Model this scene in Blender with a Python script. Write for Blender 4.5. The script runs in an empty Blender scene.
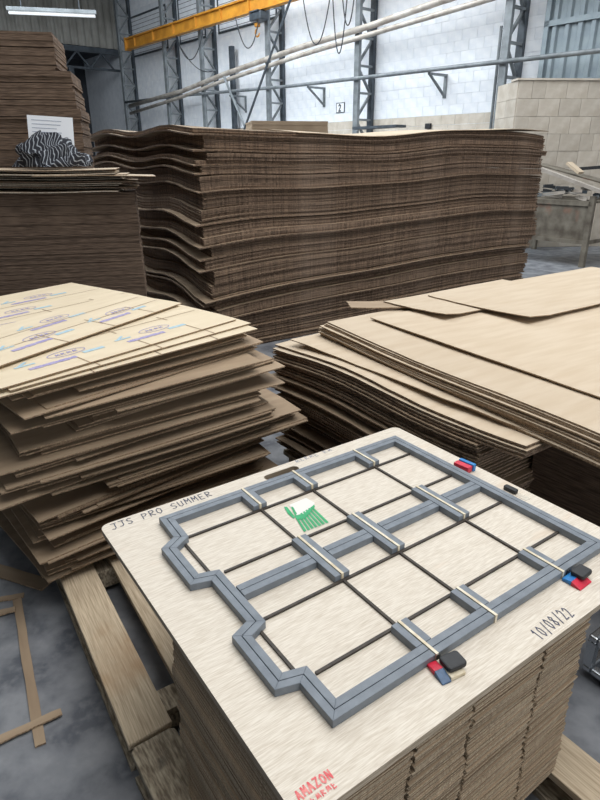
import bpy, bmesh, math, random
from mathutils import Vector, Matrix, noise
random.seed(7)
SC = bpy.context.scene
COL = SC.collection
R = math.radians
rnd = random.uniform

# ------------------------------------------------------------------ camera
CAMZ = 1.70
FPX, PITCH, ROLL = 590.0, R(22.45), R(-0.25)
cp, sp = math.cos(PITCH), math.sin(PITCH)
fw = Vector((0, cp, -sp)); up0 = Vector((0, sp, cp)); rt0 = Vector((1, 0, 0))
rt = rt0 * math.cos(ROLL) + up0 * math.sin(ROLL)
up = up0 * math.cos(ROLL) - rt0 * math.sin(ROLL)
cam = bpy.data.cameras.new('camera')
cam.sensor_fit = 'VERTICAL'; cam.sensor_height = 32.0; cam.lens = FPX / 800 * 32.0
cam.clip_end = 200
co = bpy.data.objects.new('camera', cam); COL.objects.link(co)
m = Matrix((rt, up, -fw)).transposed().to_4x4(); m.translation = (0, 0, CAMZ)
co.matrix_world = m
SC.camera = co

# ------------------------------------------------------------------ world, lights, exposure
SC.view_settings.view_transform = 'Standard'
SC.view_settings.look = 'None'
SC.view_settings.gamma = 1.0
SC.view_settings.use_curve_mapping = False
SC.view_settings.exposure = 0.0
w = bpy.data.worlds.new('world'); SC.world = w; w.use_nodes = True
bg = w.node_tree.nodes['Background']
bg.inputs[0].default_value = (0.80, 0.90, 1.0, 1); bg.inputs[1].default_value = 0.07


def area(name, loc, target, sx, sy, power, col=(1, 1, 1)):
    l = bpy.data.lights.new(name, 'AREA'); l.shape = 'RECTANGLE'; l.size = sx; l.size_y = sy
    l.energy = power; l.color = col
    o = bpy.data.objects.new(name, l); COL.objects.link(o); o.location = loc
    d = Vector(target) - Vector(loc)
    o.rotation_euler = d.to_track_quat('-Z', 'Y').to_euler()
    return o


# daylight: roof skylight over the work area, skylight band along the white wall, open gate behind right
area('skylight_main', (2.2, 2.2, 8.0), (2.2, 2.2, 0), 7, 8, 740, (1.0, 0.99, 0.975))
area('skylight_wall', (-3.5, 15.5, 8.3), (-2.0, 17.0, 0), 7, 16, 3050, (0.90, 0.96, 1.0))
area('skylight_right', (3.2, 9.5, 8.0), (4.2, 11.0, 1), 5, 5, 420, (0.92, 0.97, 1.0))
area('gate_daylight', (6.5, -7.0, 3.2), (0.5, 4.0, 0.6), 6, 4.5, 330, (0.95, 0.98, 1.0))

# ------------------------------------------------------------------ frames of reference
def cap_pt(u, v, y):
    d = fw + rt * ((u - 300) / FPX) - up * ((v - 400) / FPX); k = y / d.y; return Vector((d.x * k, y, CAMZ + d.z * k))


YAW = R(35.03)
AX = Vector((math.cos(YAW), math.sin(YAW), 0)); BX = Vector((math.sin(YAW), -math.cos(YAW), 0))


def AB(a, b, z=0.0):
    v = AX * a + BX * b; return Vector((v.x, v.y, z))


W = Vector((-.639, .769, 0)); N = Vector((-.769, -.639, 0)); P0 = Vector((4.83, 14.0, 0))
WANG = math.atan2(W.y, W.x)


def WL(t, n=0.0, z=0.0):          # a point by the white wall: t along it, n out from it
    v = P0 + W * t + N * n; return Vector((v.x, v.y, z))


# ------------------------------------------------------------------ materials
def srgb(r, g, b):
    f = lambda c: (c / 255 / 12.92) if c / 255 <= .04045 else ((c / 255 + .055) / 1.055) ** 2.4
    return (f(r), f(g), f(b), 1)


def mat(name, c1, c2=None, scale=8, stretch=(1, 1, 1), rough=.8, metal=0, var=0, bump=0, bscale=None,
        lo=.35, hi=.65, c3=None, s3=2.0, lo3=.5, hi3=.7, st3=(1, 1, 1), detail=4, emis=0, alpha=None, coords='Object'):
    M = bpy.data.materials.new(name); M.use_nodes = True
    nt = M.node_tree; nd = nt.nodes; lk = nt.links; bs = nd['Principled BSDF']
    bs.inputs['Roughness'].default_value = rough; bs.inputs['Metallic'].default_value = metal
    bs.inputs['Base Color'].default_value = c1
    out = None
    tc = nd.new('ShaderNodeTexCoord')

    def nz(sc, st, det=detail):
        mp = nd.new('ShaderNodeMapping'); mp.inputs['Scale'].default_value = st
        lk.new(tc.outputs[coords], mp.inputs[0])
        n = nd.new('ShaderNodeTexNoise'); n.inputs['Scale'].default_value = sc; n.inputs['Detail'].default_value = det
        lk.new(mp.outputs[0], n.inputs['Vector'])
        return n

    def ramp(src, l, h):
        mr = nd.new('ShaderNodeMapRange'); mr.inputs[1].default_value = l; mr.inputs[2].default_value = h
        lk.new(src, mr.inputs[0]); return mr.outputs[0]

    def mix(f, a, b, typ='MIX'):
        x = nd.new('ShaderNodeMix'); x.data_type = 'RGBA'; x.blend_type = typ
        if hasattr(f, 'node'): lk.new(f, x.inputs[0])
        else: x.inputs[0].default_value = f
        for s, i in ((a, 6), (b, 7)):
            if hasattr(s, 'node'): lk.new(s, x.inputs[i])
            else: x.inputs[i].default_value = s
        return x.outputs[2]
    n1 = None
    if c2:
        n1 = nz(scale, stretch); out = mix(ramp(n1.outputs[0], lo, hi), c1, c2)
    if c3:
        n3 = nz(s3, st3, 5); out = mix(ramp(n3.outputs[0], lo3, hi3), out or c1, c3)
    if var:
        oi = nd.new('ShaderNodeObjectInfo')
        mr = nd.new('ShaderNodeMapRange'); mr.inputs[3].default_value = 1 - var; mr.inputs[4].default_value = 1 + var
        lk.new(oi.outputs['Random'], mr.inputs[0])
        cc = nd.new('ShaderNodeCombineColor')
        for i in range(3): lk.new(mr.outputs[0], cc.inputs[i])
        out = mix(1.0, out or c1, cc.outputs[0], 'MULTIPLY')
    if out: lk.new(out, bs.inputs['Base Color'])
    if bump:
        nb = nz(bscale or scale, stretch); b = nd.new('ShaderNodeBump')
        b.inputs['Strength'].default_value = bump; b.inputs['Distance'].default_value = .01
        lk.new(nb.outputs[0], b.inputs['Height']); lk.new(b.outputs[0], bs.inputs['Normal'])
    if emis:
        bs.inputs['Emission Color'].default_value = c1; bs.inputs['Emission Strength'].default_value = emis
    if alpha is not None:
        bs.inputs['Alpha'].default_value = alpha
    return M


M_kraft = mat('kraft_face', srgb(200, 184, 162), srgb(191, 173, 149), 3, (1, 6, 1), .85, var=.06, bump=.05, bscale=40)
M_print = mat('kraft_printed_face', srgb(220, 205, 178), srgb(212, 196, 168), 3, (1, 6, 1), .8)
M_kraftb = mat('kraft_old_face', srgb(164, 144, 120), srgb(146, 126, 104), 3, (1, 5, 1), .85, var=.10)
M_edge = mat('kraft_cut_edge', srgb(176, 153, 126), srgb(126, 104, 84), 160, (1, 1, .35), .9, var=.12, bump=.5)  # corrugated cut edges toned darker than faces: flute self-shadow put into the colour
M_edgeb = mat('brown_cut_edge', srgb(136, 113, 94), srgb(82, 66, 54), 60, (1, 1, .5), .95, var=.24, bump=.6,
              c3=srgb(152, 132, 115), s3=1.3, lo3=.52, hi3=.8, st3=(1, 1, .2))
M_edgeg = mat('grey_cut_edge', srgb(150, 128, 108), srgb(88, 72, 60), 90, (1, 1, .5), .95, var=.2, bump=.5)
M_stackl = mat('dark_stack_edge', srgb(126, 106, 90), srgb(82, 67, 56), 30, (.35, .35, 5), .95, bump=.5,
               c3=srgb(134, 114, 97), s3=2.2, lo3=.55, hi3=.8)
M_blank_e = mat('blank_cut_edge', srgb(196, 178, 152), srgb(152, 134, 113), 220, (1, 1, .3), .9, var=.16, bump=.5)
M_ply = mat('plywood_face', srgb(224, 216, 203), srgb(194, 182, 165), 85, (.35, 5, 5), .6, lo=.32, hi=.72, bump=.12, bscale=60,
            c3=srgb(212, 192, 170), s3=5, lo3=.62, hi3=.80, st3=(.5, 2.0, 1))
M_plye = mat('plywood_edge', srgb(198, 184, 164), srgb(154, 138, 118), 60, (.3, .3, 6), .8)
M_grey = mat('grey_strip_paint', srgb(122, 130, 139), srgb(108, 116, 125), 30, (1, 1, 1), .5, bump=.06, bscale=300)
M_rule = mat('dark_rule', srgb(66, 58, 50), srgb(46, 40, 36), 60, rough=.6)
M_cream = mat('cream_rule', srgb(230, 222, 202), srgb(204, 190, 160), 40, rough=.5)
M_ink = mat('pen_ink', srgb(58, 62, 84), srgb(84, 88, 104), 120, rough=.7)
M_inkf = mat('faint_pen_ink', srgb(128, 132, 150), srgb(168, 168, 170), 120, rough=.7)
M_inkr = mat('red_stamp_ink', srgb(214, 74, 84), srgb(228, 150, 144), 90, rough=.7)
M_concrete = mat('concrete_floor', srgb(136, 139, 144), srgb(86, 90, 98), 6, rough=.5, lo=.38, hi=.62, detail=12, bump=.10, bscale=40,
                 c3=srgb(124, 127, 132), s3=26, lo3=.45, hi3=.75)
M_block = mat('white_block_paint', srgb(236, 239, 243), srgb(222, 227, 234), 4, rough=.7, var=.035, bump=.1, bscale=25)
M_mortar = mat('white_mortar', srgb(226, 230, 236), srgb(214, 219, 226), 5, rough=.9)
M_beige = mat('beige_block', srgb(204, 196, 184), srgb(186, 176, 162), 5, rough=.8, var=.09, bump=.15, bscale=30)
M_beigem = mat('beige_mortar', srgb(188, 180, 168), srgb(174, 165, 152), 6, rough=.9)
M_steel = mat('grey_blue_steel', srgb(134, 140, 144), srgb(108, 114, 118), 6, rough=.5, metal=.2)
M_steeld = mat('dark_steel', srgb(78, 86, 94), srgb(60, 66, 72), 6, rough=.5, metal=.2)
M_galv = mat('galvanised_pipe', srgb(196, 190, 182), srgb(160, 150, 140), 4, rough=.5, metal=.2)
M_yellow = mat('crane_yellow', srgb(206, 146, 52), srgb(176, 118, 40), 3, rough=.5)
M_gate = mat('gate_sheet', srgb(140, 152, 158), srgb(120, 132, 140), 3, rough=.5, metal=.15)
M_corr = mat('corrugated_sheet', srgb(150, 148, 142), srgb(120, 118, 112), 1.2, rough=.6, var=.06)
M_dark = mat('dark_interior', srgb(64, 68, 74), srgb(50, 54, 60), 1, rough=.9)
M_glassd = mat('dark_louvre', srgb(52, 62, 74), srgb(40, 48, 58), 3, rough=.35)
M_roof = mat('roof_sheet', srgb(120, 122, 120), srgb(98, 100, 98), 1.5, rough=.7)
M_wood = mat('pallet_plank', srgb(216, 199, 172), srgb(168, 149, 124), 30, (7, .30, 4), .8, lo=.3, hi=.7, var=.06, bump=.2,
             c3=srgb(172, 140, 106), s3=3.0, lo3=.58, hi3=.78)
M_woodw = mat('weathered_plank', srgb(186, 174, 152), srgb(118, 106, 90), 20, (7, 1.1, 4), .9, lo=.35, hi=.65, bump=.3,
              c3=srgb(92, 86, 78), s3=12, lo3=.6, hi3=.75)
M_white = mat('white_paper', srgb(236, 240, 246), rough=.7)
M_line = mat('printed_grey_line', srgb(150, 160, 178), rough=.7)
M_purple = mat('violet_print', srgb(142, 134, 184), srgb(168, 160, 190), 60, rough=.7)
M_blue = mat('light_blue_print', srgb(150, 186, 204), srgb(176, 198, 206), 60, rough=.7)
M_green = mat('green_print', srgb(26, 150, 92), srgb(40, 168, 108), 40, rough=.5)
M_red = mat('red_tape', srgb(214, 44, 70), srgb(190, 36, 60), 60, rough=.4)
M_bluet = mat('blue_tape', srgb(48, 140, 206), srgb(40, 110, 180), 60, rough=.4)
M_navy = mat('navy_tape', srgb(64, 96, 130), srgb(50, 74, 104), 60, rough=.4)
M_black = mat('black_rubber', srgb(38, 40, 44), srgb(28, 30, 33), 60, rough=.55)
M_blackc = mat('black_cable', srgb(52, 56, 62), rough=.6)
M_chrome = mat('bright_metal', srgb(200, 205, 210), rough=.25, metal=.9)
M_rust = mat('worn_bench_steel', srgb(134, 128, 116), srgb(92, 84, 74), 5, rough=.65, metal=.2, c3=srgb(150, 92, 70), s3=3, lo3=.6, hi3=.8)
M_lamp = mat('lamp_tube', srgb(240, 244, 246), emis=.5)
M_edgew = mat('pale_cut_edge', srgb(204, 194, 178), srgb(160, 146, 128), 120, (1, 1, .4), .9, var=.15)
M_clear = mat('clear_tape', srgb(240, 236, 226), rough=.15, alpha=.35)


def cloth_mat():
    M = bpy.data.materials.new('striped_cloth'); M.use_nodes = True
    nt = M.node_tree; nd = nt.nodes; lk = nt.links; bs = nd['Principled BSDF']; bs.inputs['Roughness'].default_value = .95
    tc = nd.new('ShaderNodeUVMap'); wv = nd.new('ShaderNodeTexWave'); wv.inputs['Scale'].default_value = 4.6
    wv.inputs['Distortion'].default_value = 3.0; wv.inputs['Detail'].default_value = 1.5; wv.inputs['Detail Scale'].default_value = .6
    lk.new(tc.outputs[0], wv.inputs[0])
    cr = nd.new('ShaderNodeValToRGB'); e = cr.color_ramp.elements
    e[0].position = .80; e[0].color = srgb(34, 36, 44); e[1].position = .95; e[1].color = srgb(150, 156, 164)
    lk.new(wv.outputs[1], cr.inputs[0]); lk.new(cr.outputs[0], bs.inputs['Base Color'])
    return M


M_cloth = cloth_mat()


# ------------------------------------------------------------------ mesh helpers
class MB:
    """collects geometry, then links it as one mesh object"""
    def __init__(s): s.v = []; s.f = []; s.m = []

    def quad_strip(s, *a): pass

    def add(s, vs, fs, mi=0):
        o = len(s.v); s.v += [tuple(v) for v in vs]; s.f += [tuple(i + o for i in f) for f in fs]
        s.m += [mi] * len(fs) if isinstance(mi, int) else list(mi)
        return s

    def box(s, x0, x1, y0, y1, z0, z1, mi=0):
        return s.add([(x0, y0, z0), (x1, y0, z0), (x1, y1, z0), (x0, y1, z0), (x0, y0, z1), (x1, y0, z1), (x1, y1, z1), (x0, y1, z1)],
                     [(0, 3, 2, 1), (4, 5, 6, 7), (0, 1, 5, 4), (1, 2, 6, 5), (2, 3, 7, 6), (3, 0, 4, 7)], mi)

    def prism(s, pts, z0, z1, mi=0, me=None):
        n = len(pts); me = mi if me is None else me
        ar = sum(pts[i][0] * pts[(i + 1) % n][1] - pts[(i + 1) % n][0] * pts[i][1] for i in range(n))
        if ar < 0: pts = pts[::-1]
        vs = [(p[0], p[1], z0) for p in pts] + [(p[0], p[1], z1) for p in pts]
        fs = [tuple(range(n))[::-1], tuple(range(n, 2 * n))] + [(i, (i + 1) % n, n + (i + 1) % n, n + i) for i in range(n)]
        return s.add(vs, fs, [mi, mi] + [me] * n)

    def bar(s, p, q, wd, ht, mi=0, upv=(0, 0, 1)):
        p = Vector(p); q = Vector(q); d = (q - p).normalized(); u = Vector(upv)
        if abs(d.dot(u)) > .98: u = Vector((0, 1, 0))
        sd = d.cross(u).normalized() * wd / 2; u = sd.cross(d).normalized() * ht / 2
        vs = [p - sd - u, p + sd - u, p + sd + u, p - sd + u, q - sd - u, q + sd - u, q + sd + u, q - sd + u]
        return s.add(vs, [(0, 1, 2, 3), (7, 6, 5, 4), (0, 4, 5, 1), (1, 5, 6, 2), (2, 6, 7, 3), (3, 7, 4, 0)], mi)

    def tube(s, pts, r, n=7, mi=0):
        pts = [Vector(p) for p in pts]; o = []
        ref = Vector((0, 0, 1))
        for i, p in enumerate(pts):
            d = (pts[min(i + 1, len(pts) - 1)] - pts[max(i - 1, 0)]).normalized()
            if abs(d.dot(ref)) > .97: rr = Vector((1, .2, 0))
            else: rr = ref
            x = d.cross(rr).normalized(); y = x.cross(d)
            o += [p + (x * math.cos(2 * math.pi * k / n) + y * math.sin(2 * math.pi * k / n)) * r for k in range(n)]
        fs = []
        for i in range(len(pts) - 1):
            for k in range(n):
                fs.append((i * n + k, i * n + (k + 1) % n, (i + 1) * n + (k + 1) % n, (i + 1) * n + k))
        L = (len(pts) - 1) * n
        fs += [tuple(range(n))[::-1], tuple(range(L, L + n))]
        return s.add(o, fs, mi)

    def mesh(s, name, *mats):
        me = bpy.data.meshes.new(name); me.from_pydata(s.v, [], s.f)
        for mt in mats: me.materials.append(mt)
        if len(mats) > 1: me.polygons.foreach_set('material_index', s.m)
        me.update(); return me

    def build(s, name, *mats, parent=None, loc=(0, 0, 0), rz=0.0, bevel=0, smooth=False):
        me = s.mesh(name, *mats)
        if smooth: me.polygons.foreach_set('use_smooth', [True] * len(me.polygons))
        o = obj(name, me, parent, loc, rz)
        if bevel:
            b = o.modifiers.new('bevel', 'BEVEL'); b.width = bevel; b.segments = 2; b.limit_method = 'ANGLE'
        return o


def obj(name, me, parent=None, loc=(0, 0, 0), rz=0.0):
    o = bpy.data.objects.new(name, me); COL.objects.link(o); o.parent = parent
    o.location = loc
    if isinstance(rz, (tuple, list)): o.rotation_euler = rz
    else: o.rotation_euler = (0, 0, rz)
    return o


def tag(o, label, cat, group=None, kind=None):
    o['label'] = label; o['category'] = cat
    if group: o['group'] = group
    if kind: o['kind'] = kind
    return o


def empty(name, loc=(0, 0, 0), rz=0.0):
    o = obj(name, None, None, loc, rz); o.empty_display_size = .1; return o


def struct(o): o['kind'] = 'structure'; return o


def copy_tree(o, parent=None):
    c = o.copy(); COL.objects.link(c); c.parent = parent
    for ch in list(o.children): copy_tree(ch, c)
    return c


def sheet_mesh(name, x0, x1, y0, y1, th, nx, ny, zf, mats, jag=0.0, seed=0):
    """a cardboard sheet: top, underside and cut edges; zf bends it"""
    b = MB(); vs = []; rg = random.Random(seed)
    jx = [[rg.uniform(-jag, jag) for _ in range(max(nx, ny) + 1)] for _ in range(4)]
    for k in (1, 0):
        for j in range(ny + 1):
            for i in range(nx + 1):
                x = x0 + (x1 - x0) * i / nx; y = y0 + (y1 - y0) * j / ny
                if i == 0: x += jx[0][j]
                if i == nx: x += jx[1][j]
                if j == 0: y += jx[2][i]
                if j == ny: y += jx[3][i]
                vs.append((x, y, zf(x, y) + k * th))
    n = (nx + 1) * (ny + 1); fs = []; mi = []
    for j in range(ny):
        for i in range(nx):
            a = j * (nx + 1) + i; q = (a, a + 1, a + nx + 2, a + nx + 1)
            fs.append(q); mi.append(0); fs.append(tuple(x + n for x in q[::-1])); mi.append(0)
    ring = [i for i in range(nx + 1)] + [j * (nx + 1) + nx for j in range(1, ny + 1)] + \
           [ny * (nx + 1) + i for i in range(nx - 1, -1, -1)] + [j * (nx + 1) for j in range(ny - 1, 0, -1)]
    for k in range(len(ring)):
        a, c = ring[k], ring[(k + 1) % len(ring)]
        fs.append((a + n, c + n, c, a)); mi.append(1)
    b.add(vs, fs, mi)
    return b.mesh(name, *mats)


# ---- pen strokes ------------------------------------------------------------
GL = {
    'J': [[(.1, 1), (.7, 1)], [(.5, 1), (.5, .2), (.35, 0), (.1, .1)]],
    'S': [[(.6, .9), (.3, 1), (.1, .8), (.2, .58), (.5, .45), (.6, .22), (.4, 0), (.1, .1)]],
    'P': [[(.1, 0), (.12, 1), (.5, .95), (.6, .72), (.45, .52), (.12, .48)]],
    'R': [[(.1, 0), (.12, 1), (.5, .95), (.6, .74), (.45, .54), (.12, .5), (.62, 0)]],
    'O': [[(.3, 1), (.08, .75), (.08, .25), (.32, 0), (.58, .25), (.58, .75), (.3, 1)]],
    'U': [[(.08, 1), (.1, .2), (.3, 0), (.52, .2), (.56, 1)]],
    'M': [[(.05, 0), (.1, 1), (.33, .4), (.56, 1), (.62, 0)]],
    'E': [[(.58, 1), (.1, 1), (.1, 0), (.58, 0)], [(.1, .5), (.48, .52)]],
    'A': [[(.02, 0), (.3, 1), (.6, 0)], [(.12, .36), (.5, .36)]],
    'Z': [[(.08, 1), (.58, 1), (.06, 0), (.6, 0)]],
    'N': [[(.08, 0), (.1, 1), (.54, 0), (.58, 1)]],
    '1': [[(.15, .75), (.35, 1), (.35, 0)]],
    '0': [[(.3, 1), (.1, .72), (.1, .28), (.3, 0), (.52, .28), (.52, .72), (.3, 1)]],
    '/': [[(.1, -.08), (.5, 1.1)]],
    '8': [[(.3, .54), (.1, .76), (.3, 1), (.52, .76), (.3, .54), (.08, .26), (.3, 0), (.55, .26), (.3, .54)]],
    '2': [[(.08, .78), (.3, 1), (.54, .78), (.44, .5), (.08, 0), (.6, .02)]],
    '~': [[(.05, .1), (.2, .9), (.3, .2), (.5, .8), (.6, .1)]],
    '^': [[(.05, .0), (.1, .9), (.5, .7), (.15, .45), (.55, .05)]],
    '_': [[(.1, .9), (.1, .05), (.55, .1)], [(.1, .5), (.4, .55)]],
    ' ': [],
}


def strokes(txt, x, y, h, wid, adv=.8, thick=.12, slant=.1, jit=.04, zf=None, seed=1, mb=None):
    """handwriting as flat ribbons in the local xy plane"""
    mb = mb or MB(); rg = random.Random(seed); cw = wid / max(1, len(txt))
    for k, ch in enumerate(txt):
        dy = rg.uniform(-jit, jit) * h
        for pl in GL[ch]:
            P = []
            for (px, py) in pl:
                X = x + cw * k + (px * adv / .7 * cw) + slant * py * h; Y = y + py * h + dy + rg.uniform(-jit, jit) * h * .5
                P.append(Vector((X, Y, 0)))
            t = thick * h / 2
            for i in range(len(P) - 1):
                d = P[i + 1] - P[i]
                if d.length < 1e-6: continue
                d.normalize(); s_ = Vector((-d.y, d.x, 0)) * t; e = d * t * .6
                q = [P[i] - s_ - e, P[i + 1] - s_ + e, P[i + 1] + s_ + e, P[i] + s_ - e]
                if zf: q = [Vector((v.x, v.y, zf(v.x, v.y))) for v in q]
                q = [Vector((v.x, v.y, v.z + 1.2e-5 * (len(mb.f) % 40))) for v in q]
                mb.add(q, [(0, 1, 2, 3)])
    return mb


# =================================================================== SETTING
# floor
fl = MB().box(-30, 30, -12, 48, -.2, 0).build('floor', M_concrete); struct(fl)

# white block wall (wall_right): plane through P0 along W; local x = along W, local y = away from room
BLW, BLH = .40, .215
wr = empty('wall_right', P0, WANG); struct(wr)
WALLTOP = 8.4
# local y of N: N = W rotated +90 deg -> local +y points into the room
MB().box(-8, 19.6, -.30, -.007, 0, WALLTOP).build('backing', M_mortar, parent=wr)
blk = MB().box(0, BLW - .008, -.02, .0, 0, BLH - .008).mesh('block', M_block)
blkb = MB().box(0, BLW - .008, -.02, .0, 0, BLH - .008).mesh('block', M_beige)
def xvis(t, z):
    p = WL(t, 0, z) - Vector((0, 0, CAMZ)); d = p.dot(fw)
    if d <= 0: return None
    return 300 + FPX * p.dot(rt) / d, 400 - FPX * p.dot(up) / d
WINB = 5.56
cand = []; rest = MB(); restb = MB()
k = 0; z = .02
while z < WALLTOP - BLH:
    t = -8 + (.2 if k % 2 else 0)
    while t < 19.5:
        if z + BLH > WINB - .1 and z < 6.9 and any(a - .4 < t < b_ for a, b_ in ((8.6, 11.7), (12.6, 14.3), (15.3, 18.2))):
            t += BLW; continue
        pv = xvis(t + .2, z + .1); vis = pv and 0 < pv[0] < 600 and 0 < pv[1] < 128
        if vis and t < 9 and z > 2.4: cand.append((t, z))
        else:
            jj = rnd(-.003, .003)
            (rest if z > 2.4 else restb).box(t, t + BLW - .008, -.02, jj, z, z + BLH - .008)
        t += BLW
    z += BLH; k += 1
cand.sort(key=lambda c: c[0])
for i, (t, z) in enumerate(cand):
    if i < 295: obj('block', blk, wr, (t, rnd(-.003, .004), z))
    else: rest.box(t, t + BLW - .008, -.02, rnd(-.003, .004), z, z + BLH - .008)
o = rest.build('far_blocks', M_block, parent=wr); o['kind'] = 'stuff'
o = restb.build('lower_blocks', M_beige, parent=wr); o['kind'] = 'stuff'

# high dark louvre windows in the white wall
for n_, (t0, t1) in enumerate(((8.6, 11.7), (12.6, 14.3), (15.3, 18.2))):
    wn = empty('window_%d' % (n_ + 1), WL(t0, 0, WINB), WANG); struct(wn)
    L_ = t1 - t0
    MB().box(0, L_, -.10, -.08, 0, 1.3).build('pane', M_glassd, parent=wn)
    f = MB(); f.box(0, L_, -.1, .02, -.06, 0).box(0, L_, -.1, .02, 1.3, 1.36).box(-.05, 0, -.1, .02, -.06, 1.36).box(L_, L_ + .05, -.1, .02, -.06, 1.36)
    f.build('window_frame', M_steeld, parent=wn)
    sl = MB().add([(0, -.07, 0), (L_, -.07, 0), (L_, .0, -.08), (0, .0, -.08), (0, -.075, -.01), (L_, -.075, -.01), (L_, -.005, -.09), (0, -.005, -.09)],
                  [(0, 1, 2, 3), (7, 6, 5, 4), (0, 4, 5, 1), (2, 6, 7, 3), (1, 5, 6, 2), (0, 3, 7, 4)]).mesh('slat', M_glassd)
    for q in range(9): obj('slat', sl, wn, (0, 0, .14 + q * .14))

# end wall: corrugated sheeting above a dark opening into the next bay
wb = empty('wall_back', WL(19.6, 0, 0), WANG + math.pi / 2); struct(wb)     # local x = N (out from white wall), local y = -W (towards camera is +? )
c = MB(); nseg = 5
def corr(width, z0, z1, pitch, amp):
    b = MB(); nn = int(width / pitch) * 4; P = []
    for i in range(nn + 1):
        x = width * i / nn; ph = i % 4; P.append((x, amp if ph in (1, 2) else 0.0))
    vs = [(x, y, z0) for x, y in P] + [(x, y, z1) for x, y in P] + [(x, y - .012, z0) for x, y in P] + [(x, y - .012, z1) for x, y in P]
    n_ = len(P); fs = []
    for i in range(nn):
        fs.append((i, i + 1, n_ + i + 1, n_ + i)); fs.append((2 * n_ + i + 1, 2 * n_ + i, 3 * n_ + i, 3 * n_ + i + 1))
        fs.append((n_ + i, n_ + i + 1, 3 * n_ + i + 1, 3 * n_ + i)); fs.append((i + 1, i, 2 * n_ + i, 2 * n_ + i + 1))
    fs.append((0, n_, 3 * n_, 2 * n_)); fs.append((nn, 2 * n_ + nn, 3 * n_ + nn, n_ + nn))
    b.add(vs, fs); return b
cm = corr(1.2, 5.95, 9.6, .30, -.06).mesh('sheet_panel', M_corr)
for i in range(16): obj('sheet_panel', cm, wb, (.02 + i * 1.2, 0, 0))
MB().box(0, 19.6, -.10, .06, 5.72, 5.92).build('lintel_beam', M_steeld, parent=wb)
MB().box(0, 19.6, -.10, .06, 5.10, 5.18).build('lintel_chord', M_steeld, parent=wb)
tr = MB()
for i in range(18):
    tr.bar((.3 + i * 1.05, -.02, 5.16), (.8 + i * 1.05, -.02, 5.74), .06, .06); tr.bar((.8 + i * 1.05, -.02, 5.74), (1.35 + i * 1.05, -.02, 5.16), .06, .06)
tr.build('lintel_lacing', M_steeld, parent=wb)
MB().box(2.1, 2.3, -.14, .1, 0, 5.1).build('opening_post', M_steeld, parent=wb)
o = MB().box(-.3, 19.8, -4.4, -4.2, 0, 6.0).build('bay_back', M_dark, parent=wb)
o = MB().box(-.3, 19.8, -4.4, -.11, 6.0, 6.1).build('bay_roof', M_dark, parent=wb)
o = MB().box(-.3, -.1, -4.2, -.11, 0, 6.0).build('bay_side', M_mortar, parent=wb)

# ceiling: pitched sheet roof with purlins and rafters
ce = empty('ceiling', WL(19.6, 0, WALLTOP), WANG + math.pi / 2); struct(ce)
sl_ = .22
def rz_(x): return x * sl_
b = MB(); b.add([(0, -.3, 0), (16, -.3, rz_(16)), (16, 29, rz_(16)), (0, 29, 0), (0, -.3, .08), (16, -.3, rz_(16) + .08), (16, 29, rz_(16) + .08), (0, 29, .08)],
                [(0, 3, 2, 1), (4, 5, 6, 7), (0, 1, 5, 4), (1, 2, 6, 5), (2, 3, 7, 6), (3, 0, 4, 7)])
b.build('roof_sheeting', M_roof, parent=ce)
pm = MB().box(-.05, .05, -.2, 29, -.16, 0).mesh('purlin', M_steeld)
for i in range(12): obj('purlin', pm, ce, (.6 + i * 1.25, 0, rz_(.6 + i * 1.25) - .01))
for yy in (.7, 4.9, 9.1, 13.2, 17.4, 22):
    MB().bar((.3, yy, rz_(.3) - .3), (16, yy, rz_(16) - .3), .16, .26).build('rafter', M_steeld, parent=ce)


# lattice columns along the white wall
def lattice_column(t, label, dpt=.62, wdt=.16):
    e = empty('lattice_column', WL(t, .02, 0), WANG)
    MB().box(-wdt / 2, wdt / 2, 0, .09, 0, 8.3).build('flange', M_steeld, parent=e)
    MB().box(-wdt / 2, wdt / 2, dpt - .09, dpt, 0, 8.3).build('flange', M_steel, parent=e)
    h = .62
    d1 = MB().bar((0, .05, 0), (0, dpt - .05, h), .05, .06, upv=(1, 0, 0)).mesh('brace', M_steel)
    d2 = MB().bar((0, dpt - .05, 0), (0, .05, h), .05, .06, upv=(1, 0, 0)).mesh('brace', M_steel)
    st = MB().bar((0, .05, 0), (0, dpt - .05, 0), .05, .06, upv=(1, 0, 0)).mesh('strut', M_steel)
    n_ = int(8.2 / h)
    for i in range(n_):
        obj('brace', d1 if i % 2 else d2, e, (.02, 0, .1 + i * h)); obj('strut', st, e, (-.03, 0, .1 + i * h))
    tag(e, label, 'column', 'lattice columns along the white wall')


lattice_column(.25, 'grey lattice steel column beside the tall ribbed metal gate')
lattice_column(4.5, 'grey lattice steel column just right of the small number plate')
lattice_column(8.25, 'grey lattice steel column just right of the hanging crane hook')
lattice_column(11.95, 'grey lattice steel column with a slim dark post close beside it')
lattice_column(14.5, 'grey lattice steel column second nearest to the far dark corner')
lattice_column(18.2, 'dark lattice steel column standing in the far corner')
pst = tag(MB().box(-.07, .07, -.07, .07, 0, 5.0).build('slim_post', M_steeld, loc=WL(10.65, .25, 0), rz=WANG), 'slim dark steel post beside a lattice column', 'post')

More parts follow.
